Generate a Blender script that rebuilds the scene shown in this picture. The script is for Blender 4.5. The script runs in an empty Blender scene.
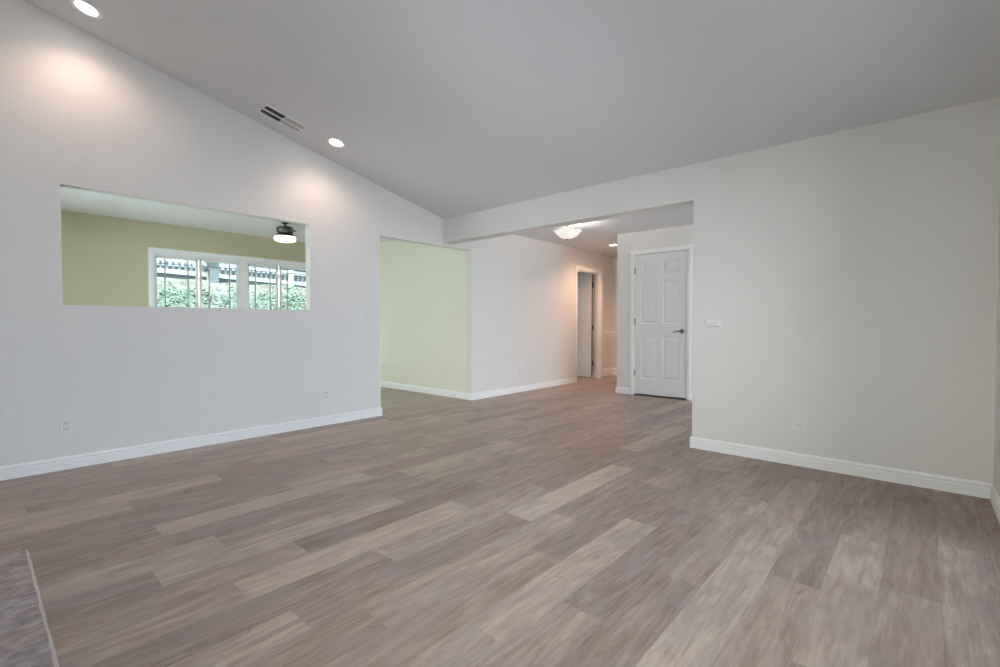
import bpy, bmesh, math, random
from mathutils import Vector, Matrix
R = math.radians
sc = bpy.context.scene
col = sc.collection
rnd = random.Random(7)

# ------------------------------------------------------------------ camera
CH = 1.07
cam_d = bpy.data.cameras.new('camera')
cam = bpy.data.objects.new('camera', cam_d)
col.objects.link(cam)
cam.location = (0, 0, CH)
cam.rotation_euler = (R(90 - 1.21), 0, R(41.7))
cam_d.sensor_width = 36
cam_d.lens = 473 / 1000 * 36
cam_d.clip_start = 0.02
sc.camera = cam
sc.view_settings.view_transform = 'Standard'
sc.view_settings.look = 'None'
sc.view_settings.gamma = 1
sc.view_settings.use_curve_mapping = False
sc.view_settings.exposure = 0.13
sc.cycles.use_denoising = True
sc.cycles.max_bounces = 14
sc.cycles.diffuse_bounces = 10
sc.cycles.transparent_max_bounces = 16
sc.cycles.sample_clamp_indirect = 6

# ------------------------------------------------------------------ sky and large lights
SKY = 5.5
SKY_SUNNY = 7.0
world = bpy.data.worlds.new('sky')
sc.world = world
world.use_nodes = True
bg = world.node_tree.nodes['Background']
# hazy bright sky, several times brighter on the sunny side (towards +x, -y)
_nt = world.node_tree
_tc = _nt.nodes.new('ShaderNodeTexCoord')
_vm = _nt.nodes.new('ShaderNodeVectorMath')
_vm.operation = 'DOT_PRODUCT'
_vm.inputs[1].default_value = (0.77, -0.60, 0.22)
_mr = _nt.nodes.new('ShaderNodeMapRange')
_mr.interpolation_type = 'SMOOTHSTEP'
for _i, _v in enumerate((-0.35, 0.85, SKY, SKY_SUNNY)):
    _mr.inputs[_i + 1].default_value = _v
_nt.links.new(_tc.outputs['Generated'], _vm.inputs[0])
_nt.links.new(_vm.outputs['Value'], _mr.inputs[0])
_nt.links.new(_mr.outputs[0], bg.inputs[1])
# bluish overhead and to the east, warmer haze to the south
_v2 = _nt.nodes.new('ShaderNodeVectorMath')
_v2.operation = 'DOT_PRODUCT'
_v2.inputs[1].default_value = (-0.2, -0.98, 0.0)
_m2 = _nt.nodes.new('ShaderNodeMapRange')
_m2.interpolation_type = 'SMOOTHSTEP'
_m2.inputs[1].default_value = 0.1
_m2.inputs[2].default_value = 0.85
_mx = _nt.nodes.new('ShaderNodeMix')
_mx.data_type = 'RGBA'
_mx.inputs[6].default_value = (0.72, 0.83, 1.0, 1)
_mx.inputs[7].default_value = (1.0, 0.97, 0.90, 1)
_nt.links.new(_tc.outputs['Generated'], _v2.inputs[0])
_nt.links.new(_v2.outputs['Value'], _m2.inputs[0])
_nt.links.new(_m2.outputs[0], _mx.inputs[0])
_nt.links.new(_mx.outputs[2], bg.inputs[0])


sun_d = bpy.data.lights.new('sun', 'SUN')
sun_d.energy = 60.0
sun_d.angle = R(6)
sun_d.color = (1.0, 0.97, 0.93)
sun = bpy.data.objects.new('sun', sun_d)
col.objects.link(sun)
sun.rotation_euler = Vector((-0.12, 0.42, -0.90)).to_track_quat('-Z', 'Y').to_euler()


def portal(name, loc, rot, sx, sy):
    d = bpy.data.lights.new(name, 'AREA')
    d.shape = 'RECTANGLE'
    d.size, d.size_y = sx, sy
    d.cycles.is_portal = True
    o = bpy.data.objects.new(name, d)
    col.objects.link(o)
    o.location = loc
    o.rotation_euler = rot


DOWN_W = 16.5          # recessed downlights
HALL_E = 0.72           # hall bowl
HALL_W = 16.0
KITCHEN_E = 2.0        # kitchen drum

# ------------------------------------------------------------------ measurements (metres)
XL = -4.677            # face of left wall
XR = 0.34              # face of wall by the camera
YB = -0.5              # wall behind the camera
YR = 4.136             # face of the right wall and header
YD = 6.634             # face of the closet wall
XK = -7.75             # far kitchen wall
YK = 4.65              # kitchen end wall
ZC = 2.433             # flat ceilings / spring of the vault
SL = 0.228             # vault slope
TL = 0.10
zc = lambda y: ZC + SL * (YR - y)

portal('window_portal', (XR + 0.16, 1.95, 1.23), (0, R(90), 0), 2.46, 2.9)
portal('window_portal', (-0.7, YB - 0.16, 1.18), (R(-90), 0, 0), 1.7, 1.65)
portal('window_portal', (-5.975, YB - 0.12, 1.05), (R(-90), 0, 0), 2.05, 2.1)
portal('window_portal', (XK - 0.14, 4.31, 1.05), (0, R(-90), 0), 1.9, 0.5)
portal('window_portal', (XK - 0.14, 2.81, 1.5), (0, R(-90), 0), 1.0, 2.3)
portal('window_portal', (XK - 0.14, 6.45, 1.35), (0, R(-90), 0), 1.5, 2.0)
portal('window_portal', (0.74, 5.46, 1.15), (0, R(90), 0), 2.2, 2.1)


# ------------------------------------------------------------------ material helpers
def new_mat(name):
    m = bpy.data.materials.new(name)
    m.use_nodes = True
    nt = m.node_tree
    b = nt.nodes['Principled BSDF']
    return m, nt, b


def nd(nt, typ, **kw):
    n = nt.nodes.new(typ)
    for k, v in kw.items():
        setattr(n, k, v)
    return n


def mathn(nt, op, a, b=None, clamp=False):
    n = nt.nodes.new('ShaderNodeMath')
    n.operation = op
    n.use_clamp = clamp
    for i, v in enumerate((a, b)):
        if v is None:
            continue
        if isinstance(v, (int, float)):
            n.inputs[i].default_value = v
        else:
            nt.links.new(v, n.inputs[i])
    return n.outputs[0]


def mixc(nt, fac, a, b, mode='MIX'):
    n = nt.nodes.new('ShaderNodeMix')
    n.data_type = 'RGBA'
    n.blend_type = mode
    for sock, v in ((n.inputs[0], fac), (n.inputs[6], a), (n.inputs[7], b)):
        if isinstance(v, (int, float)):
            sock.default_value = v
        elif isinstance(v, tuple):
            sock.default_value = (*v[:3], 1)
        else:
            nt.links.new(v, sock)
    return n.outputs[2]


def plain(name, colr, rough=0.5, metal=0.0, noise=0.0, bump=0.0, bscale=120.0, spec=0.5):
    m, nt, b = new_mat(name)
    b.inputs['Base Color'].default_value = (*colr, 1)
    b.inputs['Roughness'].default_value = rough
    b.inputs['Metallic'].default_value = metal
    b.inputs['Specular IOR Level'].default_value = spec
    tc = nd(nt, 'ShaderNodeTexCoord')
    if noise:
        n = nd(nt, 'ShaderNodeTexNoise')
        n.inputs['Scale'].default_value = 3.0
        n.inputs['Detail'].default_value = 4
        nt.links.new(tc.outputs['Object'], n.inputs['Vector'])
        dark = tuple(c * (1 - noise) for c in colr)
        nt.links.new(mixc(nt, n.outputs[0], dark, colr), b.inputs['Base Color'])
    if bump:
        n2 = nd(nt, 'ShaderNodeTexNoise')
        n2.inputs['Scale'].default_value = bscale
        n2.inputs['Detail'].default_value = 3
        nt.links.new(tc.outputs['Object'], n2.inputs['Vector'])
        bp = nd(nt, 'ShaderNodeBump')
        bp.inputs['Strength'].default_value = bump
        bp.inputs['Distance'].default_value = 0.002
        nt.links.new(n2.outputs[0], bp.inputs['Height'])
        nt.links.new(bp.outputs[0], b.inputs['Normal'])
    return m


def emitter(name, colr, strength, base=(0.9, 0.9, 0.88), mottled=0.0):
    m, nt, b = new_mat(name)
    b.inputs['Base Color'].default_value = (*base, 1)
    b.inputs['Roughness'].default_value = 0.3
    b.inputs['Emission Color'].default_value = (*colr, 1)
    b.inputs['Emission Strength'].default_value = strength
    if mottled:
        tc = nd(nt, 'ShaderNodeTexCoord')
        n = nd(nt, 'ShaderNodeTexNoise')
        n.inputs['Scale'].default_value = 14
        n.inputs['Detail'].default_value = 5
        nt.links.new(tc.outputs['Object'], n.inputs['Vector'])
        dk = tuple(c * (1 - mottled) for c in colr)
        nt.links.new(mixc(nt, n.outputs[0], dk, colr), b.inputs['Emission Color'])
    return m


def glass_mat(name, tint=(0.96, 0.985, 0.975)):
    m = bpy.data.materials.new(name)
    m.use_nodes = True
    nt = m.node_tree
    nt.nodes.clear()
    out = nd(nt, 'ShaderNodeOutputMaterial')
    tr = nd(nt, 'ShaderNodeBsdfTransparent')
    tr.inputs[0].default_value = (*tint, 1)
    gl = nd(nt, 'ShaderNodeBsdfGlossy')
    gl.inputs['Roughness'].default_value = 0.02
    fr = nd(nt, 'ShaderNodeFresnel')
    fr.inputs[0].default_value = 1.35
    mx = nd(nt, 'ShaderNodeMixShader')
    nt.links.new(fr.outputs[0], mx.inputs[0])
    nt.links.new(tr.outputs[0], mx.inputs[1])
    nt.links.new(gl.outputs[0], mx.inputs[2])
    nt.links.new(mx.outputs[0], out.inputs[0])
    return m


def floor_mat():
    m, nt, b = new_mat('oak_plank')
    at = nd(nt, 'ShaderNodeAttribute', attribute_name='plank')
    uv = nd(nt, 'ShaderNodeUVMap', uv_map='UVMap')
    sp = nd(nt, 'ShaderNodeSeparateColor')
    nt.links.new(at.outputs['Color'], sp.inputs[0])
    tone, hue, off = sp.outputs[0], sp.outputs[1], sp.outputs[2]
    su = nd(nt, 'ShaderNodeSeparateXYZ')
    nt.links.new(uv.outputs[0], su.inputs[0])
    u, v = su.outputs[0], su.outputs[1]
    u2 = mathn(nt, 'ADD', u, mathn(nt, 'MULTIPLY', off, 37.0))
    v2 = mathn(nt, 'ADD', v, mathn(nt, 'MULTIPLY', hue, 91.0))

    def noise(su_, sv_, scale, detail, dist=0.0, rough=0.55):
        cb = nd(nt, 'ShaderNodeCombineXYZ')
        nt.links.new(mathn(nt, 'MULTIPLY', u2, su_), cb.inputs[0])
        nt.links.new(mathn(nt, 'MULTIPLY', v2, sv_), cb.inputs[1])
        n = nd(nt, 'ShaderNodeTexNoise')
        n.inputs['Scale'].default_value = scale
        n.inputs['Detail'].default_value = detail
        n.inputs['Distortion'].default_value = dist
        n.inputs['Roughness'].default_value = rough
        nt.links.new(cb.outputs[0], n.inputs['Vector'])
        return n.outputs[0]

    def remap(x, a, c, lo=0.0, hi=1.0):
        r = nd(nt, 'ShaderNodeMapRange')
        nt.links.new(x, r.inputs[0])
        for i, q in enumerate((a, c, lo, hi)):
            r.inputs[i + 1].default_value = q
        return r.outputs[0]

    fine = noise(1, 0.045, 160, 5, 0.3, 0.65)
    broad = noise(1, 0.16, 14, 4, 1.6)
    blot = noise(1, 0.45, 7, 3, 0.6)
    knot = noise(1, 0.62, 24, 2, 0.9)
    streak = noise(1, 0.09, 40, 3, 1.2)
    t = mathn(nt, 'ADD', tone, remap(broad, 0.3, 0.7, -0.25, 0.25))
    t = mathn(nt, 'ADD', t, remap(fine, 0.3, 0.7, -0.12, 0.12))
    t = mathn(nt, 'ADD', t, remap(streak, 0.35, 0.65, -0.16, 0.16))
    t = mathn(nt, 'SUBTRACT', t, remap(knot, 0.67, 0.76, 0.0, 0.38))
    ramp = nd(nt, 'ShaderNodeValToRGB')
    e = ramp.color_ramp.elements
    e[0].position, e[0].color = 0.0, (0.170, 0.114, 0.090, 1)
    e[1].position, e[1].color = 1.0, (0.485, 0.385, 0.312, 1)
    k = ramp.color_ramp.elements.new(0.45)
    k.color = (0.300, 0.217, 0.178, 1)
    nt.links.new(t, ramp.inputs[0])
    grey = mixc(nt, remap(blot, 0.44, 0.70, 0.0, 0.62), ramp.outputs[0], (0.275, 0.222, 0.218))
    hu = mixc(nt, mathn(nt, 'MULTIPLY', hue, 0.22), grey, (0.32, 0.205, 0.155))
    # seams between the boards
    W, L = 0.1815, 1.22
    du = mathn(nt, 'MINIMUM', u, mathn(nt, 'SUBTRACT', W, u))
    dv = mathn(nt, 'MINIMUM', v, mathn(nt, 'SUBTRACT', L, v))
    dd = mathn(nt, 'MINIMUM', du, dv)
    seam = remap(dd, 0.0004, 0.0016, 0.72, 1.0)
    cbn = nd(nt, 'ShaderNodeCombineColor')
    for i in range(3):
        nt.links.new(seam, cbn.inputs[i])
    fin = mixc(nt, 1.0, hu, cbn.outputs[0], 'MULTIPLY')
    nt.links.new(fin, b.inputs['Base Color'])
    nt.links.new(remap(fine, 0.3, 0.7, 0.36, 0.50), b.inputs['Roughness'])
    b.inputs['Specular IOR Level'].default_value = 0.45
    bp = nd(nt, 'ShaderNodeBump')
    bp.inputs['Strength'].default_value = 0.12
    bp.inputs['Distance'].default_value = 0.001
    nt.links.new(mathn(nt, 'MULTIPLY', fine, seam), bp.inputs['Height'])
    nt.links.new(bp.outputs[0], b.inputs['Normal'])
    return m


def slate_mat():
    m, nt, b = new_mat('slate')
    tc = nd(nt, 'ShaderNodeTexCoord')
    mp = nd(nt, 'ShaderNodeMapping')
    mp.inputs['Scale'].default_value = (1.9, 1.0, 1.0)
    mp.inputs['Rotation'].default_value = (0, 0, R(25))
    nt.links.new(tc.outputs['Object'], mp.inputs[0])
    n1 = nd(nt, 'ShaderNodeTexNoise')
    n1.inputs['Scale'].default_value = 17
    n1.inputs['Detail'].default_value = 8
    n1.inputs['Distortion'].default_value = 0.9
    n2 = nd(nt, 'ShaderNodeTexNoise')
    n2.inputs['Scale'].default_value = 3.2
    n2.inputs['Detail'].default_value = 4
    for n in (n1, n2):
        nt.links.new(mp.outputs[0], n.inputs['Vector'])
    r1 = nd(nt, 'ShaderNodeValToRGB')
    e = r1.color_ramp.elements
    e[0].position, e[0].color = 0.33, (0.13, 0.105, 0.112, 1)
    e[1].position, e[1].color = 0.70, (0.56, 0.47, 0.45, 1)
    nt.links.new(n1.outputs[0], r1.inputs[0])
    r2 = nd(nt, 'ShaderNodeValToRGB')
    e = r2.color_ramp.elements
    e[0].position, e[0].color = 0.36, (0.40, 0.235, 0.20, 1)
    e[1].position, e[1].color = 0.62, (0.31, 0.295, 0.31, 1)
    nt.links.new(n2.outputs[0], r2.inputs[0])
    nt.links.new(mixc(nt, 0.45, r1.outputs[0], r2.outputs[0]), b.inputs['Base Color'])
    b.inputs['Roughness'].default_value = 0.45
    bp = nd(nt, 'ShaderNodeBump')
    bp.inputs['Strength'].default_value = 0.5
    bp.inputs['Distance'].default_value = 0.004
    nt.links.new(n1.outputs[0], bp.inputs['Height'])
    nt.links.new(bp.outputs[0], b.inputs['Normal'])
    return m


def slope_mat():
    m, nt, b = new_mat('dry_slope')
    tc = nd(nt, 'ShaderNodeTexCoord')
    n1 = nd(nt, 'ShaderNodeTexNoise')
    n1.inputs['Scale'].default_value = 2.2
    n1.inputs['Detail'].default_value = 8
    nt.links.new(tc.outputs['Object'], n1.inputs['Vector'])
    r1 = nd(nt, 'ShaderNodeValToRGB')
    e = r1.color_ramp.elements
    e[0].position, e[0].color = 0.35, (0.072, 0.068, 0.060, 1)
    e[1].position, e[1].color = 0.65, (0.125, 0.12, 0.11, 1)
    nt.links.new(n1.outputs[0], r1.inputs[0])
    nt.links.new(r1.outputs[0], b.inputs['Base Color'])
    b.inputs['Roughness'].default_value = 0.9
    return m


def leaf_mat():
    m, nt, b = new_mat('leaf')
    tc = nd(nt, 'ShaderNodeTexCoord')
    n1 = nd(nt, 'ShaderNodeTexNoise')
    n1.inputs['Scale'].default_value = 5
    nt.links.new(tc.outputs['Object'], n1.inputs['Vector'])
    nt.links.new(mixc(nt, n1.outputs[0], (0.055, 0.14, 0.09), (0.085, 0.19, 0.13)), b.inputs['Base Color'])
    b.inputs['Roughness'].default_value = 0.5
    return m


M = dict(
    wall=plain('wall_paint', (0.735, 0.72, 0.695), 0.62, noise=0.02, bump=0.12),
    ceil=plain('ceiling_paint', (0.70, 0.70, 0.71), 0.8, noise=0.02, bump=0.15),
    kitchen=plain('kitchen_paint', (0.78, 0.775, 0.645), 0.6, noise=0.02, bump=0.12),
    kfar=plain('kitchen_far_paint', (0.505, 0.485, 0.32), 0.6, noise=0.02, bump=0.12),  # far wall, darker and yellower than the other kitchen walls
    kceil=plain('kitchen_ceiling_paint', (0.84, 0.85, 0.85), 0.8),
    trim=plain('trim_paint', (0.86, 0.86, 0.86), 0.35, noise=0.01),
    door=plain('door_paint', (0.77, 0.775, 0.77), 0.38, noise=0.01),
    vinyl=plain('vinyl', (0.80, 0.81, 0.81), 0.35),
    muntin=plain('muntin_grey', (0.42, 0.44, 0.45), 0.4),
    plate=plain('plate_plastic', (0.755, 0.745, 0.725), 0.3),
    socket=plain('socket_plastic', (0.66, 0.66, 0.65), 0.35),
    edge=plain('dark_edge', (0.085, 0.068, 0.058), 0.7, noise=0.2),
    slot=plain('slot_dark', (0.05, 0.05, 0.05), 0.6),
    nickel=plain('dark_nickel', (0.17, 0.165, 0.15), 0.28, metal=1.0),
    bronze=plain('bronze', (0.045, 0.040, 0.034), 0.45, metal=0.4),
    pewter=plain('pewter', (0.10, 0.095, 0.08), 0.42, metal=0.5),
    hinge=plain('hinge_metal', (0.34, 0.34, 0.34), 0.4, metal=0.7),
    vent=plain('vent_enamel', (0.80, 0.79, 0.77), 0.45),
    duct=plain('duct_dark', (0.015, 0.015, 0.015), 0.8),
    glass=glass_mat('window_glass'), kglass=glass_mat('green_glass', (0.56, 0.625, 0.61)), dglass=glass_mat('door_glass', (0.92, 0.985, 0.985)),
    bowl=emitter('alabaster_glow', (1.0, 0.93, 0.82), HALL_E, mottled=0.65),
    drum=emitter('frosted_glow', (1.0, 0.95, 0.86), KITCHEN_E),
    lens=emitter('lens_glow', (1.0, 0.92, 0.84), 22.0),
    floor=floor_mat(), slate=slate_mat(), slope=slope_mat(), leaf=leaf_mat(),
    chip=plain('stone_edge', (0.62, 0.55, 0.50), 0.6, noise=0.35, bump=0.5, bscale=60),
    white_wood=plain('white_wood', (0.62, 0.63, 0.65), 0.5),
    grey_wood=plain('grey_wood', (0.10, 0.105, 0.115), 0.7, noise=0.2),
    dark_wood=plain('dark_wood', (0.05, 0.05, 0.055), 0.7, noise=0.2),
    pale_grey=plain('pale_grey_paint', (0.22, 0.24, 0.26), 0.6, noise=0.1),
    gravel=plain('gravel', (0.07, 0.075, 0.09), 0.9, noise=0.4),  # unseen ground, kept dark so little light bounces indoors
    paving=plain('paving', (0.62, 0.66, 0.70), 0.85, noise=0.15),  # unseen terrace, kept pale to bounce light into the kitchen
    concrete=plain('concrete', (0.78, 0.83, 0.90), 0.85, noise=0.1),  # unseen patio slab, made very pale to bounce light up to the ceiling
)


# ------------------------------------------------------------------ mesh helpers
class MB:
    def __init__(self):
        self.bm = bmesh.new()

    def hexa(self, p):
        """eight points: bottom four (ccw from above) then top four"""
        v = [self.bm.verts.new(q) for q in p]
        for f in ((3, 2, 1, 0), (4, 5, 6, 7), (0, 1, 5, 4), (1, 2, 6, 5), (2, 3, 7, 6), (3, 0, 4, 7)):
            self.bm.faces.new([v[i] for i in f])
        return self

    def box(self, x0, x1, y0, y1, z0, z1):
        return self.hexa([(x0, y0, z0), (x1, y0, z0), (x1, y1, z0), (x0, y1, z0),
                          (x0, y0, z1), (x1, y0, z1), (x1, y1, z1), (x0, y1, z1)])

    def bbox(self, x0, x1, y0, y1, z0, z1, bev=0.002, seg=2):
        """box with bevelled edges"""
        t = bmesh.new()
        bmesh.ops.create_cube(t, size=1)
        for v in t.verts:
            v.co = Vector(((x0 + x1) / 2 + v.co.x * (x1 - x0), (y0 + y1) / 2 + v.co.y * (y1 - y0), (z0 + z1) / 2 + v.co.z * (z1 - z0)))
        bmesh.ops.bevel(t, geom=t.edges[:], offset=bev, segments=seg, profile=0.5, affect='EDGES')
        return self.add(t)

    def add(self, t, mat=None):
        if mat is not None:
            bmesh.ops.transform(t, matrix=mat, verts=t.verts[:])
        me = bpy.data.meshes.new('tmp')
        t.to_mesh(me)
        t.free()
        self.bm.from_mesh(me)
        bpy.data.meshes.remove(me)
        return self

    def lathe(self, prof, seg=40, c=(0, 0, 0), cap=True):
        c = Vector(c)
        rings = []
        for r, z in prof:
            if r < 1e-6:
                rings.append([self.bm.verts.new(c + Vector((0, 0, z)))])
            else:
                rings.append([self.bm.verts.new(c + Vector((r * math.cos(2 * math.pi * i / seg), r * math.sin(2 * math.pi * i / seg), z))) for i in range(seg)])
        for a, b in zip(rings, rings[1:]):
            for i in range(seg):
                j = (i + 1) % seg
                if len(a) == 1 and len(b) == 1:
                    continue
                if len(a) == 1:
                    self.bm.faces.new((a[0], b[j], b[i]))
                elif len(b) == 1:
                    self.bm.faces.new((a[i], a[j], b[0]))
                else:
                    self.bm.faces.new((a[i], a[j], b[j], b[i]))
        return self

    def tube(self, pts, rad, seg=12):
        pts = [Vector(p) for p in pts]
        rads = rad if isinstance(rad, (list, tuple)) else [rad] * len(pts)
        rings = []
        for i, p in enumerate(pts):
            d = (pts[min(i + 1, len(pts) - 1)] - pts[max(i - 1, 0)]).normalized()
            up = Vector((0, 0, 1)) if abs(d.z) < 0.9 else Vector((1, 0, 0))
            a = d.cross(up).normalized()
            b = a.cross(d)
            rings.append([self.bm.verts.new(p + rads[i] * (math.cos(2 * math.pi * k / seg) * a + math.sin(2 * math.pi * k / seg) * b)) for k in range(seg)])
        for a, b in zip(rings, rings[1:]):
            for k in range(seg):
                j = (k + 1) % seg
                self.bm.faces.new((a[k], a[j], b[j], b[k]))
        self.bm.faces.new(rings[0][::-1])
        self.bm.faces.new(rings[-1])
        return self

    def extrude(self, prof, p0, p1, nrm):
        """profile of (out, up) swept from p0 to p1; nrm = outward horizontal normal"""
        p0, p1, n = Vector(p0), Vector(p1), Vector(nrm)
        up = Vector((0, 0, 1))
        a = [self.bm.verts.new(p0 + n * o + up * h) for o, h in prof]
        b = [self.bm.verts.new(p1 + n * o + up * h) for o, h in prof]
        k = len(prof)
        for i in range(k):
            j = (i + 1) % k
            self.bm.faces.new((a[i], a[j], b[j], b[i]))
        self.bm.faces.new(a[::-1])
        self.bm.faces.new(b)
        return self

    def build(self, name, mat, parent=None, loc=(0, 0, 0), rot=(0, 0, 0), smooth=False, merge=False):
        bm = self.bm
        if merge:
            bmesh.ops.remove_doubles(bm, verts=bm.verts[:], dist=1e-5)
            seen, dup = {}, set()
            for f in bm.faces:
                k = frozenset(v.index for v in f.verts)
                if k in seen:
                    dup.update((f, seen[k]))
                seen[k] = f
            if dup:
                bmesh.ops.delete(bm, geom=list(dup), context='FACES_ONLY')
        bmesh.ops.recalc_face_normals(bm, faces=bm.faces[:])
        me = bpy.data.meshes.new(name)
        bm.to_mesh(me)
        bm.free()
        me.materials.append(mat)
        if smooth:
            for p in me.polygons:
                p.use_smooth = True
            try:
                me.set_sharp_from_angle(angle=R(35))
            except Exception:
                pass
        o = bpy.data.objects.new(name, me)
        col.objects.link(o)
        o.location = loc
        o.rotation_euler = rot
        if parent:
            o.parent = parent
        return o


def tag(o, label=None, cat=None, group=None, kind=None):
    for k, v in (('label', label), ('category', cat), ('group', group), ('kind', kind)):
        if v:
            o[k] = v
    return o


def empty(name, loc, label, cat, group=None, kind=None, rot=(0, 0, 0)):
    o = bpy.data.objects.new(name, None)
    o.empty_display_size = 0.1
    col.objects.link(o)
    o.location = loc
    o.rotation_euler = rot
    return tag(o, label, cat, group, kind)


def struct(o, label, cat='wall'):
    return tag(o, label, cat, None, 'structure')


def copy_tree(o, parent=None):
    c = o.copy()
    col.objects.link(c)
    if parent:
        c.parent = parent
        c.matrix_parent_inverse = o.matrix_parent_inverse.copy()
    for ch in list(o.children):
        copy_tree(ch, c)
    return c


def wall_mesh(axis, face, back, u0, u1, top, holes, z0=0.0, extra=()):
    """wall along y (axis 'y': x from face to back) or along x; holes = (u0, u1, z0, z1)"""
    mb = MB()
    lo, hi = min(face, back), max(face, back)
    us = sorted({u0, u1, *extra, *[h[0] for h in holes], *[h[1] for h in holes]})
    us = [u for u in us if u0 - 1e-9 <= u <= u1 + 1e-9]
    for a, b in zip(us, us[1:]):
        hs = sorted([(h[2], h[3]) for h in holes if h[0] <= a + 1e-9 and h[1] >= b - 1e-9])
        z = z0
        spans = []
        for h0, h1 in hs:
            if h0 > z + 1e-6:
                spans.append((z, z, h0, h0))
            z = h1
        spans.append((z, z, top(a), top(b)))
        for za, zb, ta, tb in spans:
            if axis == 'y':
                mb.hexa([(lo, a, za), (hi, a, za), (hi, b, zb), (lo, b, zb), (lo, a, ta), (hi, a, ta), (hi, b, tb), (lo, b, tb)])
            else:
                mb.hexa([(a, lo, za), (b, lo, zb), (b, hi, zb), (a, hi, za), (a, lo, ta), (b, lo, tb), (b, hi, tb), (a, hi, ta)])
    return mb


flat = lambda u: ZC
# ------------------------------------------------------------------ room shell
# floor of individual boards
W_, L_, X0_ = 0.1815, 1.22, -1.925
ROWS = {-12: (1.606, {0: .72, -1: .42}), -11: (.2, {0: .35, 1: .5}), -10: (1.146, {-1: .75, 0: .3, 1: .42}), -9: (.615, {-1: .78, 0: .28, 1: .4}),
        -8: (.35, {-1: .34, 0: .30, 1: .38}), -7: (.15, {-1: .36, 0: .30, 1: .55, 2: .35}), -6: (.633, {-1: .36, 0: .80, 1: .36, 2: .5}),
        -5: (.83, {-1: .38, 0: .34, 1: .68, 2: .35}), -4: (.806, {-1: .62, 0: .38, 1: .5, 2: .36}), -3: (.507, {-1: .30, 0: .62, 1: .3, 2: .45}),
        -2: (1.04, {-1: .55, 0: .24, 1: .42, 2: .4}), -1: (.707, {-1: .60, 0: .82, 1: .45, 2: .3}), 0: (1.256, {-1: .32, 0: .60, 1: .35, 2: .85}),
        1: (.785, {-1: .58, 0: .40, 1: .95, 2: .45}), 2: (.963, {-1: .42, 0: .62, 1: .36, 2: .5}), 3: (1.765, {-1: .52, 0: .32, 1: .55}),
        4: (2.387, {-1: .74, 0: .36, 1: .6}), 5: (1.5, {-1: .55, 0: .36, 1: .5}), 6: (1.95, {-1: .42, 0: .55, 1: .36}), 7: (2.555, {-1: .76, 0: .62, 1: .4}),
        8: (2.26, {-1: .56, 0: .32, 1: .5}), 9: (2.94, {-1: .72, 0: .42}), 10: (2.46, {-1: .5, 0: .36}), 11: (1.9, {-1: .4, 0: .55}), 12: (2.7, {-1: .45, 0: .5})}


def build_floor():
    me = bpy.data.meshes.new('floor')
    vs, fs, uvs, cols = [], [], [], []
    x_lo, x_hi, y_lo, y_hi = XK - .1, 0.72, YB - .1, 9.1
    i0 = math.floor((x_lo - X0_) / W_)
    i1 = math.ceil((x_hi - X0_) / W_)
    for i in range(i0, i1):
        ph, tones = ROWS.get(i, (rnd.uniform(0, L_), {}))
        xa, xb = X0_ + i * W_, X0_ + (i + 1) * W_
        k = math.floor((y_lo - ph) / L_)
        while ph + k * L_ < y_hi:
            ya, yb = ph + k * L_, ph + (k + 1) * L_
            t = tones.get(k, min(.8, max(.2, rnd.gauss(.46, .14))))
            t += .22 if i < -6 else .13 if i < -2 else 0  # left rows lightened in colour to make up for weak light there
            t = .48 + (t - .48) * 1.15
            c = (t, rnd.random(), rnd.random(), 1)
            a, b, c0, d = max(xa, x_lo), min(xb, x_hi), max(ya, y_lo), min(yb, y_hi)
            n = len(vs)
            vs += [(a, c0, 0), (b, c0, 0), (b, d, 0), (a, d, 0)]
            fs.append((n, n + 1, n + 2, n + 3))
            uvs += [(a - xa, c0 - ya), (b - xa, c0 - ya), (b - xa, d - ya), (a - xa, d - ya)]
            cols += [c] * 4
            k += 1
    me.from_pydata(vs, [], fs)
    uvl = me.uv_layers.new(name='UVMap')
    ca = me.color_attributes.new('plank', 'FLOAT_COLOR', 'CORNER')
    uvl, ca = me.uv_layers['UVMap'], me.color_attributes['plank']
    for j, (q, c) in enumerate(zip(uvs, cols)):
        uvl.data[j].uv = q
        ca.data[j].color = c
    me.materials.append(M['floor'])
    o = bpy.data.objects.new('floor', me)
    col.objects.link(o)
    return o


struct(build_floor(), 'grey brown wood plank floor running through every room', 'floor')

# left wall with pass-through, doorway to the kitchen, and hall door
OP1 = (0.457, 2.331, 1.206, 2.083)
OP2 = (3.165, 4.646, 0.0, 2.083)
OP3 = (7.35, 8.17, 0.0, 2.045)
topL = lambda y: zc(y) if y <= YR else ZC
struct(wall_mesh('y', XL, XL - TL, YB, 8.27, topL, [OP1, OP2, OP3], extra=(YR,)).build('wall_left', M['wall'], merge=True),
       'long white wall with wide pass-through opening and kitchen doorway')
# right wall with dropped header over the hall opening
XJ = -1.466
struct(wall_mesh('x', YR, YR + 0.17, XL, XR + .14, lambda x: ZC, [(XL, XJ, 0.0, 2.123)]).build('wall_right', M['wall'], merge=True),
       'plain off-white wall with dropped header over the hall opening')
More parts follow.
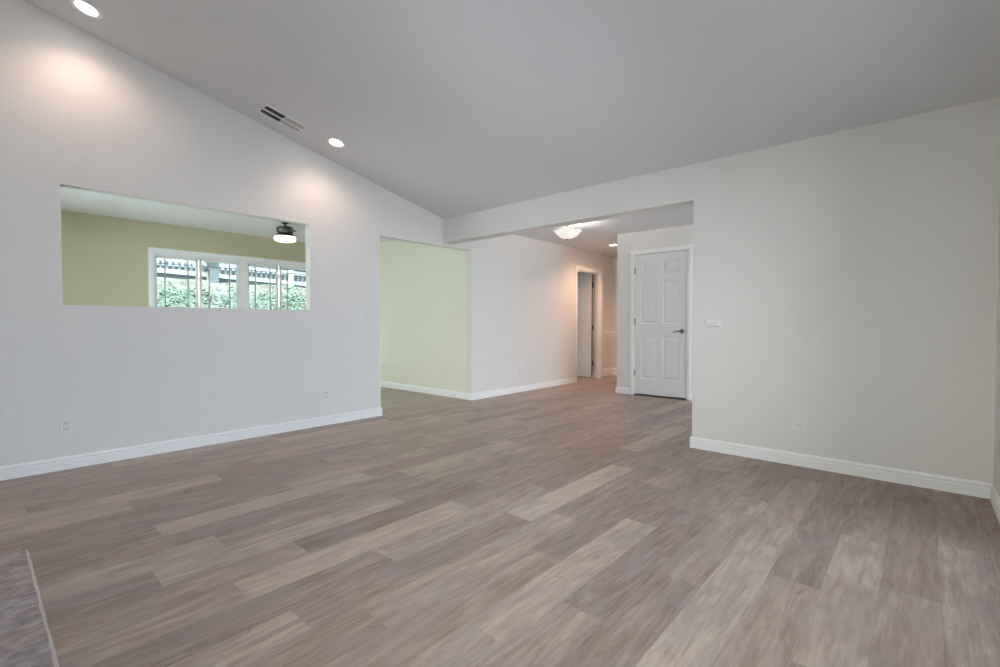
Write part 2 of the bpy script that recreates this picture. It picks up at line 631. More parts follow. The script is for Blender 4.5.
# wall by the camera, with a sliding glass door (out of view)
SG = (0.5, 3.4, 0.0, 2.46)
struct(wall_mesh('y', XR, XR + .14, YB, YR, zc, [SG]).build('wall_side', M['wall'], merge=True), 'white wall at the right edge beside the baseboard corner')
WB = (-1.55, 0.15, 0.35, 2.0)
struct(wall_mesh('x', YB, YB - .14, XL - TL, XR + .14, lambda x: zc(YB), [WB]).build('wall_back', M['wall'], merge=True), 'white wall behind the stone hearth')
mb = MB()
ye = YR + .17
mb.hexa([(XL - TL, YB - .14, zc(YB - .14)), (XR + .14, YB - .14, zc(YB - .14)), (XR + .14, YR, zc(YR)), (XL - TL, YR, zc(YR)),
         (XL - TL, YB - .14, zc(YB - .14) + .12), (XR + .14, YB - .14, zc(YB - .14) + .12), (XR + .14, YR, zc(YR) + .12), (XL - TL, YR, zc(YR) + .12)])
struct(mb.build('ceiling', M['ceil']), 'sloped white ceiling rising away from the header', 'ceiling')
# hall
struct(MB().box(-4.92, 0.74, YR, 9.1, ZC, ZC + .12).build('ceiling_hall', M['ceil']), 'flat hall ceiling behind the header', 'ceiling')
XC = -3.5
DOOR1 = (-3.215, -2.433, 0.0, 2.092)
struct(wall_mesh('x', YD, YD + .11, XC, 0.72, flat, [DOOR1]).build('wall_closet', M['wall'], merge=True), 'white hall wall holding the six panel closet door')
struct(MB().box(XC, XC + .11, YD + .11, 9.1, 0, ZC).build('wall_hall_right', M['wall']), 'white side wall of the hall behind the closet corner')
struct(wall_mesh('y', 0.60, 0.72, YR + .17, 9.0, flat, [(4.42, 6.5, .06, 2.25)]).build('wall_entry', M['wall'], merge=True), 'white end wall of the hall behind the right wall')
XW = -4.797
struct(MB().box(XW - .1, XW, 8.27, 9.0, 0, ZC).build('wall_hall_left', M['wall']), 'narrow hall wall with chair rail past the open door')
struct(MB().box(XW, 0.72, 8.9, 9.0, 0, ZC).build('wall_hall_end', M['wall']), 'end wall of the hall with chair rail')
# kitchen
KW = (1.68, 3.94, 1.0, 2.025)
struct(wall_mesh('y', XK, XK - .14, YB - .1, YK + .1, flat, [KW, (4.06, 4.56, 0.1, 2.03)]).build('wall_kitchen_far', M['kfar'], merge=True), 'olive yellow kitchen wall around the white windows')
struct(MB().box(XK, XL - TL, YK, YK + .1, 0, ZC).build('wall_kitchen_end', M['kitchen']), 'pale green kitchen wall seen through the doorway')
struct(wall_mesh('x', YB, YB - .1, XK, XL - TL, flat, [(-7.0, -4.95, 0, 2.1)]).build('wall_kitchen_near', M['kitchen'], merge=True), 'pale green kitchen wall out of sight beside the pass-through')
struct(MB().box(XK - .14, XL - TL, YB - .1, YK + .1, ZC, ZC + .12).build('ceiling_kitchen', M['kceil']), 'flat white kitchen ceiling seen through the pass-through', 'ceiling')
# side room behind the hall door
struct(wall_mesh('y', XK, XK - .14, YK + .1, 8.35, flat, [(5.45, 7.45, .6, 2.1)]).build('wall_bedroom_far', M['wall'], merge=True), 'white far wall of the room behind the open hall door')
struct(MB().box(XK, XL - TL, 8.2, 8.35, 0, ZC).build('wall_bedroom_end', M['wall']), 'white wall directly behind the open hall door')
struct(MB().box(XK - .14, XL - TL, YK + .1, 8.35, ZC, ZC + .12).build('ceiling_bedroom', M['ceil']), 'flat ceiling of the room behind the open hall door', 'ceiling')

# ------------------------------------------------------------------ baseboards, rails, casings
BH = 0.095
PROF = [(0, 0), (.014, 0), (.014, .060), (.0105, .064), (.0105, .070), (.013, .073), (.013, .080), (.008, .087), (.005, .095), (0, .095)]


def board(name, runs, label):
    mb = MB()
    for p0, p1, n in runs:
        mb.extrude(PROF, (*p0, 0), (*p1, 0), (*n, 0))
    struct(mb.build('baseboard_' + name, M['trim']), label, 'baseboard')


B = .014
board('left', [((XL, YB), (XL, OP2[0] + B), (1, 0)), ((XL, OP2[0]), (XL - TL, OP2[0]), (0, 1))], 'white baseboard below the pass-through wall')
board('hall', [((XL, OP2[1] - B), (XL, 7.28), (1, 0)), ((XL - TL, OP2[1]), (XL, OP2[1]), (0, -1))], 'white baseboard along the hall wall from kitchen doorway to hall door')
board('right', [((XJ - B, YR), (XR, YR), (0, -1)), ((XJ, YR), (XJ, YR + .17), (-1, 0)), ((XJ, YR + .17), (0.6, YR + .17), (0, 1))], 'white baseboard along the off-white right wall and around its end')
board('side', [((XR, SG[1] + .07), (XR, YR - B), (-1, 0)), ((XR, YB), (XR, SG[0] - .07), (-1, 0))], 'white baseboard at the right edge meeting the corner')
board('closet', [((XC - B, YD), (DOOR1[0] - .068, YD), (0, -1)), ((DOOR1[1] + .068, YD), (.6, YD), (0, -1)), ((XC, YD), (XC, 8.9), (-1, 0))], 'short white baseboard between hall corner and closet door')
board('kitchen', [((XK, YK), (XL - TL, YK), (0, -1))], 'white baseboard below the pale green kitchen end wall')
board('back', [((XL, YB), (-3.4, YB), (0, 1))], 'white baseboard on the wall behind the hearth')
board('bedroom', [((XK, 8.2), (XL - TL, 8.2), (0, -1))], 'white baseboard behind the open hall door')

# hall end: tall skirting and chair rail
TALL = [(0, 0), (.018, 0), (.018, .06), (.014, .065), (.014, .12), (.010, .135), (0, .15)]
RAIL = [(0, .805), (.006, .805), (.006, .82), (.012, .845), (.026, .86), (.03, .875), (.026, .895), (.012, .902), (0, .902)]
BEAD = [(0, .762), (.008, .765), (.008, .777), (0, .780)]
mb = MB()
mb.extrude(TALL, (XW, 8.27, 0), (XW, 8.9, 0), (1, 0, 0))
mb.extrude(TALL, (XW, 8.9, 0), (XC, 8.9, 0), (0, -1, 0))
struct(mb.build('baseboard_hall_end', M['trim']), 'tall white skirting at the far end of the hall', 'baseboard')
mb = MB()
for pr in (RAIL, BEAD):
    mb.extrude(pr, (XW, 8.27, 0), (XW, 8.9, 0), (1, 0, 0))
    mb.extrude(pr, (XW, 8.9, 0), (XC, 8.9, 0), (0, -1, 0))
struct(mb.build('trim_4', M['trim']), 'white chair rail at the far end of the hall', 'chair rail')


def casing(mb, axis, pos, out, u0, u1, z1, w=.066, z0=0.0, sill=False):
    """moulded casing round an opening; out = +1/-1 direction it stands off the wall"""
    def bar(ua, ub, za, zb, ia=1, ib=1, ic=0, id_=0):
        for (o1, inset) in ((.011, 0), (.017, .012)):
            a, b, c, d = ua + inset * ia, ub - inset * ib, za + inset * ic, zb - inset * id_
            lo, hi = sorted((pos, pos + out * o1))
            if axis == 'y':
                mb.bbox(lo, hi, a, b, c, d, .003)
            else:
                mb.bbox(a, b, lo, hi, c, d, .003)
    bar(u0 - w, u0, z0, z1)
    bar(u1, u1 + w, z0, z1)
    bar(u0 - w, u1 + w, z1, z1 + w, 1, 1, 1, 1)
    if sill:
        bar(u0 - w, u1 + w, z0 - w, z0, 1, 1, 1, 1)
    return mb


mb = casing(MB(), 'x', YD, -1, DOOR1[0], DOOR1[1], DOOR1[3], .066)
struct(mb.build('trim_1', M['trim']), 'white moulded casing around the six panel closet door', 'door casing')
mb = casing(MB(), 'y', XL, 1, OP3[0], OP3[1], OP3[3], .07)
# jamb lining with stop
mb.box(XL - TL, XL, OP3[0], OP3[0] + .012, 0, OP3[3])
mb.box(XL - TL, XL, OP3[1] - .012, OP3[1], 0, OP3[3])
mb.box(XL - TL, XL, OP3[0], OP3[1], OP3[3] - .012, OP3[3])
mb.box(XL - .05, XL - .02, OP3[0] + .012, OP3[0] + .024, 0, OP3[3] - .012)
mb.box(XL - .05, XL - .02, OP3[1] - .024, OP3[1] - .012, 0, OP3[3] - .012)
mb.box(XL - .05, XL - .02, OP3[0] + .012, OP3[1] - .012, OP3[3] - .024, OP3[3] - .012)
struct(mb.build('trim_2', M['trim']), 'white casing and jamb around the open hall door', 'door casing')


# ------------------------------------------------------------------ doors
def door_leaf(w, h, t=.035):
    """leaf in local x 0..w, front face at y=0 (looking to -y), back at y=t, six raised panels on both faces"""
    mb = MB()
    st, ms = .105 * w / .78, .09 * w / .78
    xs = [(st, (w - ms) / 2), ((w + ms) / 2, w - st)]
    zs = [(.235, .85), (1.045, 1.66), (1.77, h - .115)]
    # frame pieces: stiles and rails
    cuts_x = [0, xs[0][0], xs[0][1], xs[1][0], xs[1][1], w]
    cuts_z = [0, *[q for z in zs for q in z], h]
    for i in range(5):
        for j in range(7):
            if i in (1, 3) and j in (1, 3, 5):
                continue
            mb.box(cuts_x[i], cuts_x[i + 1], 0, t, cuts_z[j], cuts_z[j + 1])
    for a, b in xs:
        for c, d in zs:
            for side in (0, 1):
                f = lambda y: y if side == 0 else t - y
                rings = []
                for ins, dep in ((0, 0), (.007, .0085), (.013, .0085), (.040, .002), (.043, .002)):
                    rings.append([mb.bm.verts.new(q) for q in ((a + ins, f(dep), c + ins), (b - ins, f(dep), c + ins), (b - ins, f(dep), d - ins), (a + ins, f(dep), d - ins))])
                for r0, r1 in zip(rings, rings[1:]):
                    for k in range(4):
                        mb.bm.faces.new((r0[k], r0[(k + 1) % 4], r1[(k + 1) % 4], r1[k]))
                mb.bm.faces.new(rings[-1])
    return mb


def hinge_mb():
    mb = MB()
    mb.tube([(0, 0, -.045), (0, 0, .045)], .0065, 12)
    for z in (-.048, .048):
        mb.lathe([(0, z - .004), (.005, z - .003), (.006, z), (.005, z + .003), (0, z + .004)], 12)
    mb.box(-.018, .018, .0035, .006, -.045, .045)
    return mb


def lever_set(parent, loc, rot, mat):
    r = MB().lathe([(0, 0), (.030, 0), (.032, .003), (.031, .008), (.026, .011), (.011, .013), (.010, .042), (0, .042)], 32).build('lever_rose', mat, parent, loc, rot, True)
    return r


D1H = 2.062
w1 = DOOR1[1] - DOOR1[0] - .006
d1 = empty('door_1', (DOOR1[0] + .003, YD + .004, .024), 'closed white six panel closet door with dark lever in the hall', 'door', kind='structure')
door_leaf(w1, D1H).build('door_leaf', M['door'], d1, merge=True)
for z in (.31, 1.075, 1.83):
    hinge_mb().build('hinge', M['hinge'], d1, (-.001, -.0065, z), (0, 0, 0), True)
hx = w1 - .066
rose = MB().lathe([(0, 0), (.029, 0), (.031, .003), (.030, .008), (.024, .011), (.011, .013), (.0095, .044), (0, .044)], 32).build('handle_rose', M['nickel'], d1, (hx, 0, .938), (R(90), 0, 0), True)
lv = MB().tube([(0, -.040, 0), (-.012, -.047, .001), (-.04, -.050, -.001), (-.075, -.050, -.004), (-.108, -.047, -.011)], [.010, .0105, .009, .008, .0065], 12)
lv.build('handle', M['nickel'], d1, (hx, 0, .938), (0, 0, 0), True)
MB().bbox(-.002, .0015, .004, .030, -.028, .028, .001).build('latch_plate', M['hinge'], d1, (w1 + .0005, 0, .938))
# the closet behind the leaf is closed and dark

d2 = empty('door_2', (-4.826, 8.112, .014), 'white panelled hall door standing open into the side room', 'door', kind='structure')
leaf2 = door_leaf(.74, 2.005)
bmesh.ops.transform(leaf2.bm, matrix=Matrix.Translation((-.74, 0, 0)), verts=leaf2.bm.verts[:])
leaf2.build('door_leaf', M['door'], d2, merge=True)
MB().box(-.0005, .0015, .0, .035, 0, 2.005).build('hinge_edge', M['edge'], d2)['label'] = 'thin dark brown strip on the hinge edge of the door'  # thin dark brown strip over the hinge side edge
for z in (.28, .98, 1.80):
    hinge_mb().build('hinge', M['bronze'], d2, (.012, .010, z), (0, 0, 0), True)

# ------------------------------------------------------------------ windows
def slider_window(name, x, y0, y1, z0, z1, sashes, label, fr=.032, glass='glass'):
    """vinyl sliding window lying in the wall plane x; sashes = list of (y0, y1) glass spans"""
    root = empty(name, (x, y0, z0), label, 'window', kind='structure')
    rx, ry, rz = x, y0, z0
    L = lambda mb: bmesh.ops.transform(mb.bm, matrix=Matrix.Translation((-rx, -ry, -rz)), verts=mb.bm.verts[:])
    fb = MB()
    fx0, fx1 = x - .035, x + .035
    fb.bbox(fx0, fx1, y0, y0 + .012, z0, z1, .002)
    fb.bbox(fx0, fx1, y1 - .012, y1, z0, z1, .002)
    fb.bbox(fx0, fx1, y0, y1, z0, z0 + .025, .002)
    fb.bbox(fx0, fx1, y0, y1, z1 - .025, z1, .002)
    L(fb)
    fb.build('window_frame', M['vinyl'], root)
    for n, (a, b) in enumerate(sashes):
        dx = -.012 if n % 2 == 0 else .012
        s = fr
        sb = MB()
        za, zb = z0 + .025, z1 - .025
        sb.bbox(x + dx - .011, x + dx + .011, a - s, a, za, zb, .002)
        sb.bbox(x + dx - .011, x + dx + .011, b, b + s, za, zb, .002)
        sb.bbox(x + dx - .011, x + dx + .011, a - s, b + s, za, za + .032, .002)
        sb.bbox(x + dx - .011, x + dx + .011, a - s, b + s, zb - .032, zb, .002)
        L(sb)
        sash = sb.build('sash', M['vinyl'], root)
        gb = MB().box(x + dx - .002, x + dx + .002, a, b, za + .03, zb - .03)
        L(gb)
        gb.build('pane', M[glass], sash)
        ub = MB()
        for y in (a + .095, b - .095):
            ub.bbox(x + dx - .005, x + dx + .005, y - .008, y + .008, za + .03, zb - .03, .002)
        for z in (zb - .105, za + .105):
            ub.bbox(x + dx - .005, x + dx + .005, a, b, z - .007, z + .007, .002)
        L(ub)
        ub.build('muntin', M['muntin'], sash)
    return root


wx = XK - .045
slider_window('window_1', wx, 1.68, 2.745, 1.0, 2.025, [(1.715, 2.18), (2.25, 2.712)], 'white sliding kitchen window left of the wide post', glass='kglass')
slider_window('window_2', wx, 2.865, 3.94, 1.0, 2.025, [(2.90, 3.315), (3.39, 3.905)], 'white sliding kitchen window right of the wide post', glass='kglass')
mb = casing(MB(), 'y', XK, 1, KW[0], KW[1], KW[3], .07, KW[2], True)
mb.bbox(XK - .12, XK + .002, 2.745, 2.865, KW[2], KW[3], .003)
# painted reveals
mb.box(XK - .08, XK, KW[0] - .004, KW[0] + .008, KW[2], KW[3])
mb.box(XK - .08, XK, KW[1] - .008, KW[1] + .004, KW[2], KW[3])
mb.box(XK - .08, XK, KW[0], KW[1], KW[3] - .008, KW[3] + .004)
mb.box(XK - .08, XK, KW[0], KW[1], KW[2] - .004, KW[2] + .008)
struct(mb.build('trim_3', M['trim']), 'white casing and wide post around the kitchen windows', 'window casing')
slider_window('window_6', wx, 4.06, 4.56, .1, 2.03, [(4.105, 4.515)], 'unseen tall narrow window added to light the kitchen end wall', glass='dglass')  # out of sight, added to light the end wall
slider_window('window_3', XK - .07, 5.45, 7.45, .6, 2.1, [(5.49, 6.41), (6.49, 7.41)], 'white sliding window of the side room behind the hall door')
slider_window('window_5', .66, 4.42, 6.5, .06, 2.25, [(4.46, 5.42), (5.50, 6.46)], 'unseen sliding window added to light the hall')  # out of sight, added to bring daylight onto the hall wall


def patio_door(name, label, y0, y1, z1, loc, rz, glass='glass'):
    """sliding glass door built along local y, then placed"""
    x = 0
    root = empty(name, loc, label, 'door', kind='structure', rot=(0, 0, rz))
    off = Matrix.Translation((0, -y0, 0))
    fb = MB()
    for a, b in ((y0, y0 + .04), (y1 - .04, y1)):
        fb.bbox(x - .05, x + .05, a, b, 0, z1, .003)
    fb.bbox(x - .05, x + .05, y0, y1, 0, .025, .003)
    fb.bbox(x - .05, x + .05, y0, y1, z1 - .04, z1, .003)
    bmesh.ops.transform(fb.bm, matrix=off, verts=fb.bm.verts[:])
    fb.build('door_frame', M['vinyl'], root)
    mid = (y0 + y1) / 2
    for dx, a, b in ((-.02, y0 + .04, mid + .03), (.02, mid - .03, y1 - .04)):
        sb = MB()
        for c, d in ((a, a + .06), (b - .06, b)):
            sb.bbox(x + dx - .017, x + dx + .017, c, d, .025, z1 - .04, .003)
        sb.bbox(x + dx - .017, x + dx + .017, a, b, .025, .11, .003)
        sb.bbox(x + dx - .017, x + dx + .017, a, b, z1 - .11, z1 - .04, .003)
        bmesh.ops.transform(sb.bm, matrix=off, verts=sb.bm.verts[:])
        s = sb.build('sash', M['vinyl'], root)
        gb = MB().box(x + dx - .003, x + dx + .003, a + .06, b - .06, .11, z1 - .11)
        bmesh.ops.transform(gb.bm, matrix=off, verts=gb.bm.verts[:])
        gb.build('pane', M[glass], s)


patio_door('door_3', 'white sliding glass patio door beside the camera', *SG[:2], SG[3], (XR + .07, SG[0], 0), 0)
patio_door('door_4', 'unseen sliding glass door added to light the kitchen', 0, 2.05, 2.1, (-4.95, YB - .05, 0), R(90), 'dglass')  # out of sight, added as a daylight source for the kitchen
# unseen window added behind the camera for daylight (runs along x): built along y, then turned
wb = slider_window('window_4', 0, 0, WB[1] - WB[0], 0, WB[3] - WB[2], [(.04, .81), (.89, 1.66)], 'unseen sliding window added behind the camera to let in daylight')
wb.location = (WB[1], YB - .07, WB[2])
wb.rotation_euler = (0, 0, R(90))

# ------------------------------------------------------------------ ceiling fittings
TILT = -math.atan(SL)


def downlight(loc, tilt, label, watts, size=R(152), r=.061, tint=(1.0, .69, .54)):
    root = empty('recessed_light', loc, label, 'recessed light', 'recessed ceiling lights', rot=(tilt, 0, 0))
    MB().lathe([(.092, 0), (.091, -.003), (.084, -.006), (.072, -.005), (r, -.001), (r - .002, 0)], 48).build('trim_ring', M['trim'], root, smooth=True)
    MB().lathe([(r - .002, -.0015), (r * .6, -.004), (0, -.005)], 48).build('lens', M['lens'], root, smooth=True)
    d = bpy.data.lights.new('downlight_beam', 'SPOT')
    d.energy = watts
    d.color = tint
    d.spot_size = size
    d.spot_blend = .85
    d.shadow_soft_size = .06
    o = bpy.data.objects.new('downlight_beam', d)
    col.objects.link(o)
    o.parent = root
    o.location = (0, 0, -.03)
    o.rotation_euler = (-tilt, 0, 0)
    return root


downlight((-4.335, .574, zc(.574)), TILT, 'glowing recessed light high above the pass-through opening, near the top edge', DOWN_W)
downlight((-4.275, 2.403, zc(2.403)), TILT, 'glowing recessed light beside the ceiling vent', DOWN_W)
downlight((-4.02, 7.46, ZC), 0, 'glowing recessed light in the hall ceiling before the closet corner', DOWN_W * 4.2, tint=(1.0, .62, .42))


def vent():
    yc, xc = 1.935, -4.372
    root = empty('ceiling_vent', (xc, yc, zc(yc)), 'white ceiling register with dark louvers beside recessed light', 'vent', rot=(TILT, 0, 0))
    hw, hl = .083, .176
    fb = MB()
    fb.bbox(-hw - .014, -hw, -hl - .014, hl + .014, -.009, 0, .002)
    fb.bbox(hw, hw + .014, -hl - .014, hl + .014, -.009, 0, .002)
    fb.bbox(-hw - .014, hw + .014, -hl - .014, -hl, -.007, 0, .002)
    fb.bbox(-hw - .014, hw + .014, hl, hl + .014, -.007, 0, .002)
    fb.bbox(-.0055, .0055, -hl, hl, -.0125, 0, .002)
    fb.bbox(-hw, hw, -.0055, .0055, -.0125, 0, .002)
    fb.build('frame', M['vent'], root)
    MB().box(-hw, hw, -hl, hl, -.0009, -.0004).build('duct_shade', M['duct'], root)  # flat black sheet stands in for the shade inside the duct
    for sy, ang in ((-1, -34), (1, 58)):
        for sx in (-1, 1):
            lb = MB()
            n = 8
            for k in range(n):
                y = sy * (.012 + (hl - .018) * (k + .5) / n)
                t = bmesh.new()
                bmesh.ops.create_cube(t, size=1)
                mt = Matrix.Translation((sx * .0445, y, -.0058)) @ Matrix.Rotation(R(ang), 4, 'X') @ Matrix.Diagonal((.075, .0010, .011, 1))
                lb.add(t, mt)
            lb.build('louvers', M['vent'], root)


vent()


def hall_light():
    x, y = -3.585, 5.40
    root = empty('hall_ceiling_light', (x, y, ZC), 'glowing alabaster bowl light hanging below the hall ceiling', 'ceiling light')
    MB().lathe([(0, 0), (.075, 0), (.078, -.006), (.066, -.018), (.03, -.028), (.012, -.034), (.012, -.05), (0, -.05)], 40).build('canopy', M['bronze'], root, smooth=True)
    d = bpy.data.lights.new('bulb_light', 'POINT')
    d.energy = HALL_W
    d.color = (1.0, .93, .87)
    d.shadow_soft_size = .035
    o = bpy.data.objects.new('bulb_light', d)
    col.objects.link(o)
    o.parent = root
    o.location = (.045, 0, -.105)
    MB().tube([(0, 0, -.045), (0, 0, -.232)], .006, 12).build('rod', M['bronze'], root, smooth=True)
    MB().lathe([(.186, -.116), (.188, -.120), (.174, -.127), (.160, -.140), (.142, -.163), (.113, -.189), (.075, -.208), (.03, -.217), (.008, -.219),
                (.008, -.215), (.03, -.213), (.073, -.204), (.109, -.186), (.137, -.160), (.155, -.138), (.170, -.124), (.182, -.117), (.186, -.116)], 48).build('glass_bowl', M['bowl'], root, smooth=True)
    MB().lathe([(0, -.216), (.013, -.218), (.012, -.224), (.006, -.228), (.009, -.234), (.006, -.240), (0, -.243)], 20).build('finial', M['bronze'], root, smooth=True)
    MB().lathe([(0, -.046), (.013, -.05), (.017, -.060), (.013, -.072), (0, -.077)], 20).build('knob', M['bronze'], root, smooth=True)


hall_light()


def kitchen_light():
    root = empty('kitchen_ceiling_light', (-6.46, 2.87, ZC), 'dark metal ceiling light with white drum glass in the kitchen', 'ceiling light')
    MB().lathe([(0.000, 0), (0.044, 0), (0.045, -.008), (0.032, -.014), (0.013, -.018), (0.011, -.05), (0.000, -.05)], 32).build('canopy', M['bronze'], root, smooth=True)
    MB().lathe([(0.000, -.045), (0.068, -.05), (0.100, -.062), (0.110, -.08), (0.110, -.105), (0.100, -.125), (0.094, -.14), (0.068, -.148), (0.000, -.148)], 40).build('housing', M['pewter'], root, smooth=True)
    # stub bracket on the housing
    MB().bbox(.08, .142, -.03, .03, -.112, -.098, .004).build('bracket', M['pewter'], root, rot=(0, 0, R(42)))
    MB().lathe([(0.000, -.146), (0.080, -.150), (0.108, -.162), (0.132, -.178), (0.146, -.186), (0.146, -.191), (0.128, -.187), (0.080, -.17), (0.000, -.168)], 44).build('flared_rim', M['pewter'], root, smooth=True)
    MB().lathe([(0.128, -.184), (0.136, -.190), (0.136, -.225), (0.128, -.243), (0.096, -.254), (0.000, -.258)], 44).build('glass_drum', M['drum'], root, smooth=True)


kitchen_light()


# ------------------------------------------------------------------ outlets and switches (local: plate in xz, facing -y)
def outlet(loc, rz, label, dark=False, big=False):
    root = empty('outlet', loc, label, 'outlet', rot=(0, 0, rz))
    w, h = (.046, .060) if big else (.035, .057)
    MB().bbox(-w, w, -.0055, 0, -h, h, .0022, 3).build('cover_plate', M['plate'], root)
    if big:
        MB().lathe([(0, 0), (.017, 0), (.017, .004), (.013, .0065), (.007, .0065), (.0065, .009), (0, .009)], 28).build('jack', M['socket'], root, (0, -.005, -.004), (R(90), 0, 0), True)
        return root
    for z in (-.0205, .0205):
        s = MB().bbox(-.0165, .0165, -.0072, -.004, z - .0145, z + .0145, .004, 3).build('socket', M['socket'], root)
        sl = MB()
        for x, hh in ((-.0064, .0042), (.0064, .0050)):
            sl.box(x - .0011, x + .0011, -.0076, -.0068, z + .003 - hh, z + .003 + hh)
        sl.lathe([(0, 0), (.0026, 0), (.0026, .0006), (0, .0006)], 12, (0, 0, 0))
        o = sl.build('slots', M['slot'], s)
    MB().lathe([(0, 0), (.003, 0), (.0026, .0012), (0, .0014)], 14).build('screw', M['socket'], root, (0, -.0054, 0), (R(90), 0, 0), True)
    return root


E90 = R(90)   # faces +x
outlet((XL, .462, .318), E90, 'white wall outlet below the left end of the pass-through')
outlet((XL, 2.492, .320), E90, 'white wall outlet low on the left wall near the kitchen doorway')
outlet((XL, 5.705, .322), E90, 'white wall outlet on the hall wall between kitchen doorway and hall door')
outlet((-.673, YR, .322), 0, 'square white jack plate low on the right wall', big=True)
outlet((-6.79, YK, .350), 0, 'small outlet low on the pale green kitchen wall')

sw = empty('wall_switch', (XL, 2.889, 1.131), 'white toggle switch plate between pass-through and kitchen doorway', 'switch', rot=(0, 0, E90))
MB().bbox(-.035, .035, -.0055, 0, -.057, .057, .0022, 3).build('cover_plate', M['plate'], sw)
MB().bbox(-.0055, .0055, -.007, -.004, -.013, .013, .001).build('toggle_slot', M['socket'], sw)
MB().bbox(-.004, .004, -.016, -.004, -.009, .002, .0015).build('toggle', M['socket'], sw, rot=(R(-20), 0, 0))
for z in (-.03, .03):
    MB().lathe([(0, 0), (.003, 0), (.0026, .0012), (0, .0014)], 14).build('screw', M['socket'], sw, (0, -.0054, z), (E90, 0, 0), True)

th = empty('wall_control', (-1.298, YR, 1.072), 'small white horizontal control box on the right wall by its end', 'wall control')
MB().bbox(-.056, .056, -.012, 0, -.029, .029, .004, 3).build('back_plate', M['plate'], th)
MB().bbox(-.049, .049, -.024, -.010, -.020, .020, .004, 3).build('cover', M['plate'], th)
MB().bbox(-.03, .03, -.0265, -.0235, -.004, .003, .001).build('slider', M['socket'], th)

# ------------------------------------------------------------------ stone hearth
he = empty('hearth', (-3.112, .168, 0), 'flat mottled grey stone hearth slab on the wood floor', 'hearth')
hb = MB()
bm = hb.bm
hb.bbox(.008, 2.2, -.655, -.006, 0, .0115, .003, 2)
hb.build('stone_slab', M['slate'], he)
eb = MB()
rr = random.Random(3)
n = 60
for axis in (0, 1):
    ln = 2.2 if axis == 0 else .66
    pts_i, pts_o = [], []
    for k in range(n + 1):
        s = ln * k / n
        j = rr.uniform(-.0022, .0022)
        if axis == 0:
            pts_o.append((s, 0 + j, 0)); pts_i.append((s, -.0095 + rr.uniform(-.0025, .0025), 0))
        else:
            pts_o.append((0 + j, -s, 0)); pts_i.append((.0095 + rr.uniform(-.0025, .0025), -s, 0))
    for k in range(n):
        a, b, c, d = pts_o[k], pts_o[k + 1], pts_i[k + 1], pts_i[k]
        up = lambda p, z: (p[0], p[1], z)
        eb.hexa([a, b, c, d, up(a, .0105), up(b, .0105), up(c, .0125), up(d, .0125)])
eb.build('edge_strip', M['chip'], he, merge=True)

# ------------------------------------------------------------------ outside
# planted slope behind the kitchen
bm_s = MB()
NX, NY = 22, 44
rs = random.Random(11)
grid = []
for i in range(NX + 1):
    x = -8.2 - 7.5 * i / NX
    row = []
    for j in range(NY + 1):
        y = -6 + 22 * j / NY
        z = min(.35 + (min(-8.6, x) + 8.6) * -.455, 2.13 - .03 * (y - 2.8))
        row.append(bm_s.bm.verts.new((x, y, z + rs.uniform(-.03, .03))))
    grid.append(row)
for i in range(NX):
    for j in range(NY):
        bm_s.bm.faces.new((grid[i][j], grid[i + 1][j], grid[i + 1][j + 1], grid[i][j + 1]))
struct(bm_s.build('hillside', M['slope'], smooth=True), 'dry earth slope rising behind the kitchen windows', 'slope')
struct(MB().box(.5, 1.5, -6, 12, -.08, -.03).build('bounce_patio', M['concrete']), 'unseen pale patio added to bounce light onto the ceiling', 'patio')
struct(MB().box(1.5, 14, -6, 12, -.08, -.03).build('ground_gravel', M['gravel']), 'unseen gravel beyond the patio, darkened to cut bounced light', 'gravel')
struct(MB().box(XK, XR + 1.46, -1.75, YB - .14, 2.42, 2.52).build('shade_overhang', M['white_wood']), 'unseen overhang added to block sky and sun at the back openings', 'roof')  # unseen, added to keep high sky and sun out of the openings
struct(MB().box(-12, -4.4, -9, -.66, -.08, -.03).build('bounce_terrace', M['paving']), 'unseen pale terrace added to bounce light into the kitchen', 'patio')
struct(MB().box(-4.4, .5, -9, -.66, -.08, -.03).build('ground_yard', M['gravel']), 'unseen gravel yard, darkened to cut light bounced indoors', 'gravel')

# green cover on the slope
gl = MB()
rg = random.Random(5)
for k in range(9000):
    y = rg.uniform(-1.5, 9.5)
    x = rg.uniform(-11.55, -10.3) if rg.random() < .85 else rg.uniform(-12.2, -11.4)
    if abs(y - 3.79) < .45 and x < -11.9:
        continue
    z = .35 + (min(-8.6, x) + 8.6) * -.455 + rg.uniform(0, .12)
    s = rg.uniform(.02, .05)
    a = rg.uniform(0, 6.28)
    d = Vector((math.cos(a), math.sin(a), rg.uniform(.0, .6))).normalized()
    sd = d.cross(Vector((rg.uniform(-1, 1), rg.uniform(-1, 1), 1))).normalized()
    p = Vector((x, y, z))
    gl.bm.faces.new([gl.bm.verts.new(q) for q in (p, p + d * s + sd * s * .4, p + d * s * 2, p + d * s - sd * s * .4)])
tag(gl.build('groundcover', M['leaf']), 'bright green low planting on the slope below the white fence', 'plants', None, 'stuff')

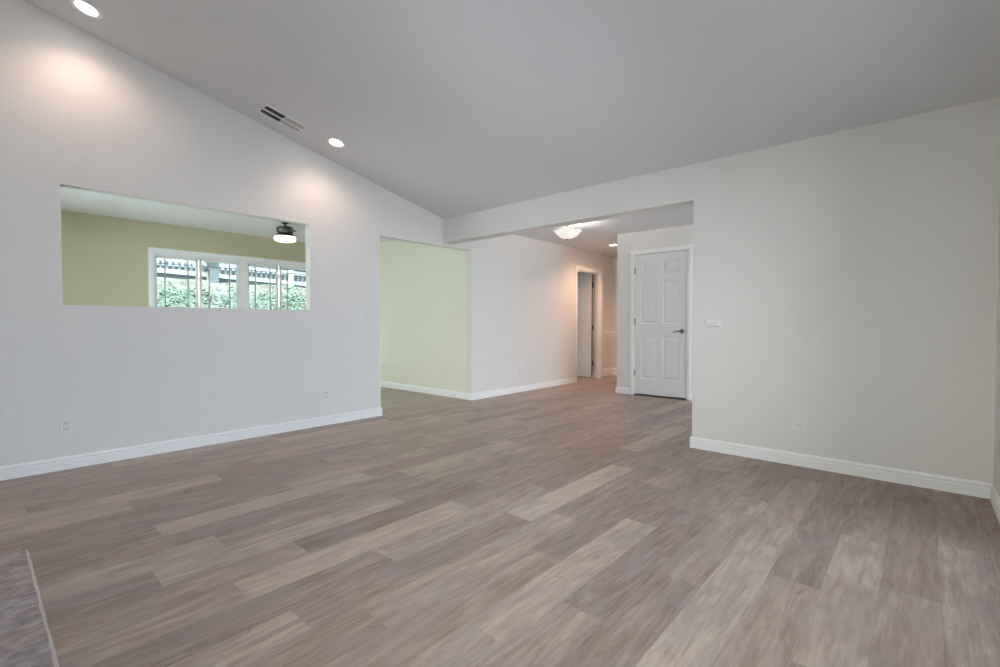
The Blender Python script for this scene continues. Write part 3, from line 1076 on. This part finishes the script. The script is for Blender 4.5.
# white rail fence on top of the slope
fe = empty('deck_fence', (-12.5, 2.8, 2.1), 'white two rail fence with grey balusters on top of the slope', 'fence')
fz = lambda y, z: z - .030 * (y - 2.8)
for za, zb in ((2.455, 2.555), (2.185, 2.285)):
    m_ = MB()
    ya, yb = -2.0, 9.5
    m_.hexa([(-.03, ya - 2.8, fz(ya, za) - 2.1), (.03, ya - 2.8, fz(ya, za) - 2.1), (.03, yb - 2.8, fz(yb, za) - 2.1), (-.03, yb - 2.8, fz(yb, za) - 2.1),
             (-.03, ya - 2.8, fz(ya, zb) - 2.1), (.03, ya - 2.8, fz(ya, zb) - 2.1), (.03, yb - 2.8, fz(yb, zb) - 2.1), (-.03, yb - 2.8, fz(yb, zb) - 2.1)])
    m_.build('rail', M['white_wood'], fe)
y = -1.9
nb = 0
while y < 9.4 and nb < 96:
    m_ = MB()
    m_.bbox(-.02, .02, y - 2.8 - .022, y - 2.8 + .022, fz(y, 2.28) - 2.1, fz(y, 2.46) - 2.1, .003)
    m_.build('baluster', M['pale_grey'], fe)
    y += .118
    nb += 1
for y in (1.2, 5.68, 8.6):
    m_ = MB()
    m_.bbox(.03, .09, y - 2.8 - .05, y - 2.8 + .05, -.35, fz(y, 2.56) - 2.1, .004)
    m_.build('post', M['white_wood'], fe)
m_ = MB()
m_.box(-.5, -.42, -4.8, 6.7, -.05, .30)
m_.build('backing_board', M['grey_wood'], fe)
m_ = MB()
ya, yb = -2.0, 9.5
m_.hexa([(-.02, ya - 2.8, -.12), (.02, ya - 2.8, -.12), (.02, yb - 2.8, -.16), (-.02, yb - 2.8, -.16),
         (-.02, ya - 2.8, fz(ya, 2.187) - 2.1), (.02, ya - 2.8, fz(ya, 2.187) - 2.1), (.02, yb - 2.8, fz(yb, 2.187) - 2.1), (-.02, yb - 2.8, fz(yb, 2.187) - 2.1)])
m_.build('skirt_board', M['grey_wood'], fe)
m_ = MB()
m_.hexa([(-.035, ya - 2.8, fz(ya, 2.555) - 2.1), (.035, ya - 2.8, fz(ya, 2.555) - 2.1), (.035, yb - 2.8, fz(yb, 2.555) - 2.1), (-.035, yb - 2.8, fz(yb, 2.555) - 2.1),
         (-.035, ya - 2.8, fz(ya, 2.60) - 2.1), (.035, ya - 2.8, fz(ya, 2.60) - 2.1), (.035, yb - 2.8, fz(yb, 2.60) - 2.1), (-.035, yb - 2.8, fz(yb, 2.60) - 2.1)])
m_.build('cap_rail', M['dark_wood'], fe)
# pale pillar in front of the fence
pl = empty('pillar', (-12.3, 3.80, 1.85), 'pale grey square pillar in front of the white fence outside', 'pillar')
MB().bbox(-.09, .09, -.12, .09, -.15, .62, .006).build('shaft', M['pale_grey'], pl)
MB().bbox(-.11, .11, -.22, .10, .62, .68, .006).build('cap', M['white_wood'], pl)
MB().bbox(.0, .1, -.20, -.13, .42, .52, .006).build('lantern', M['dark_wood'], pl)
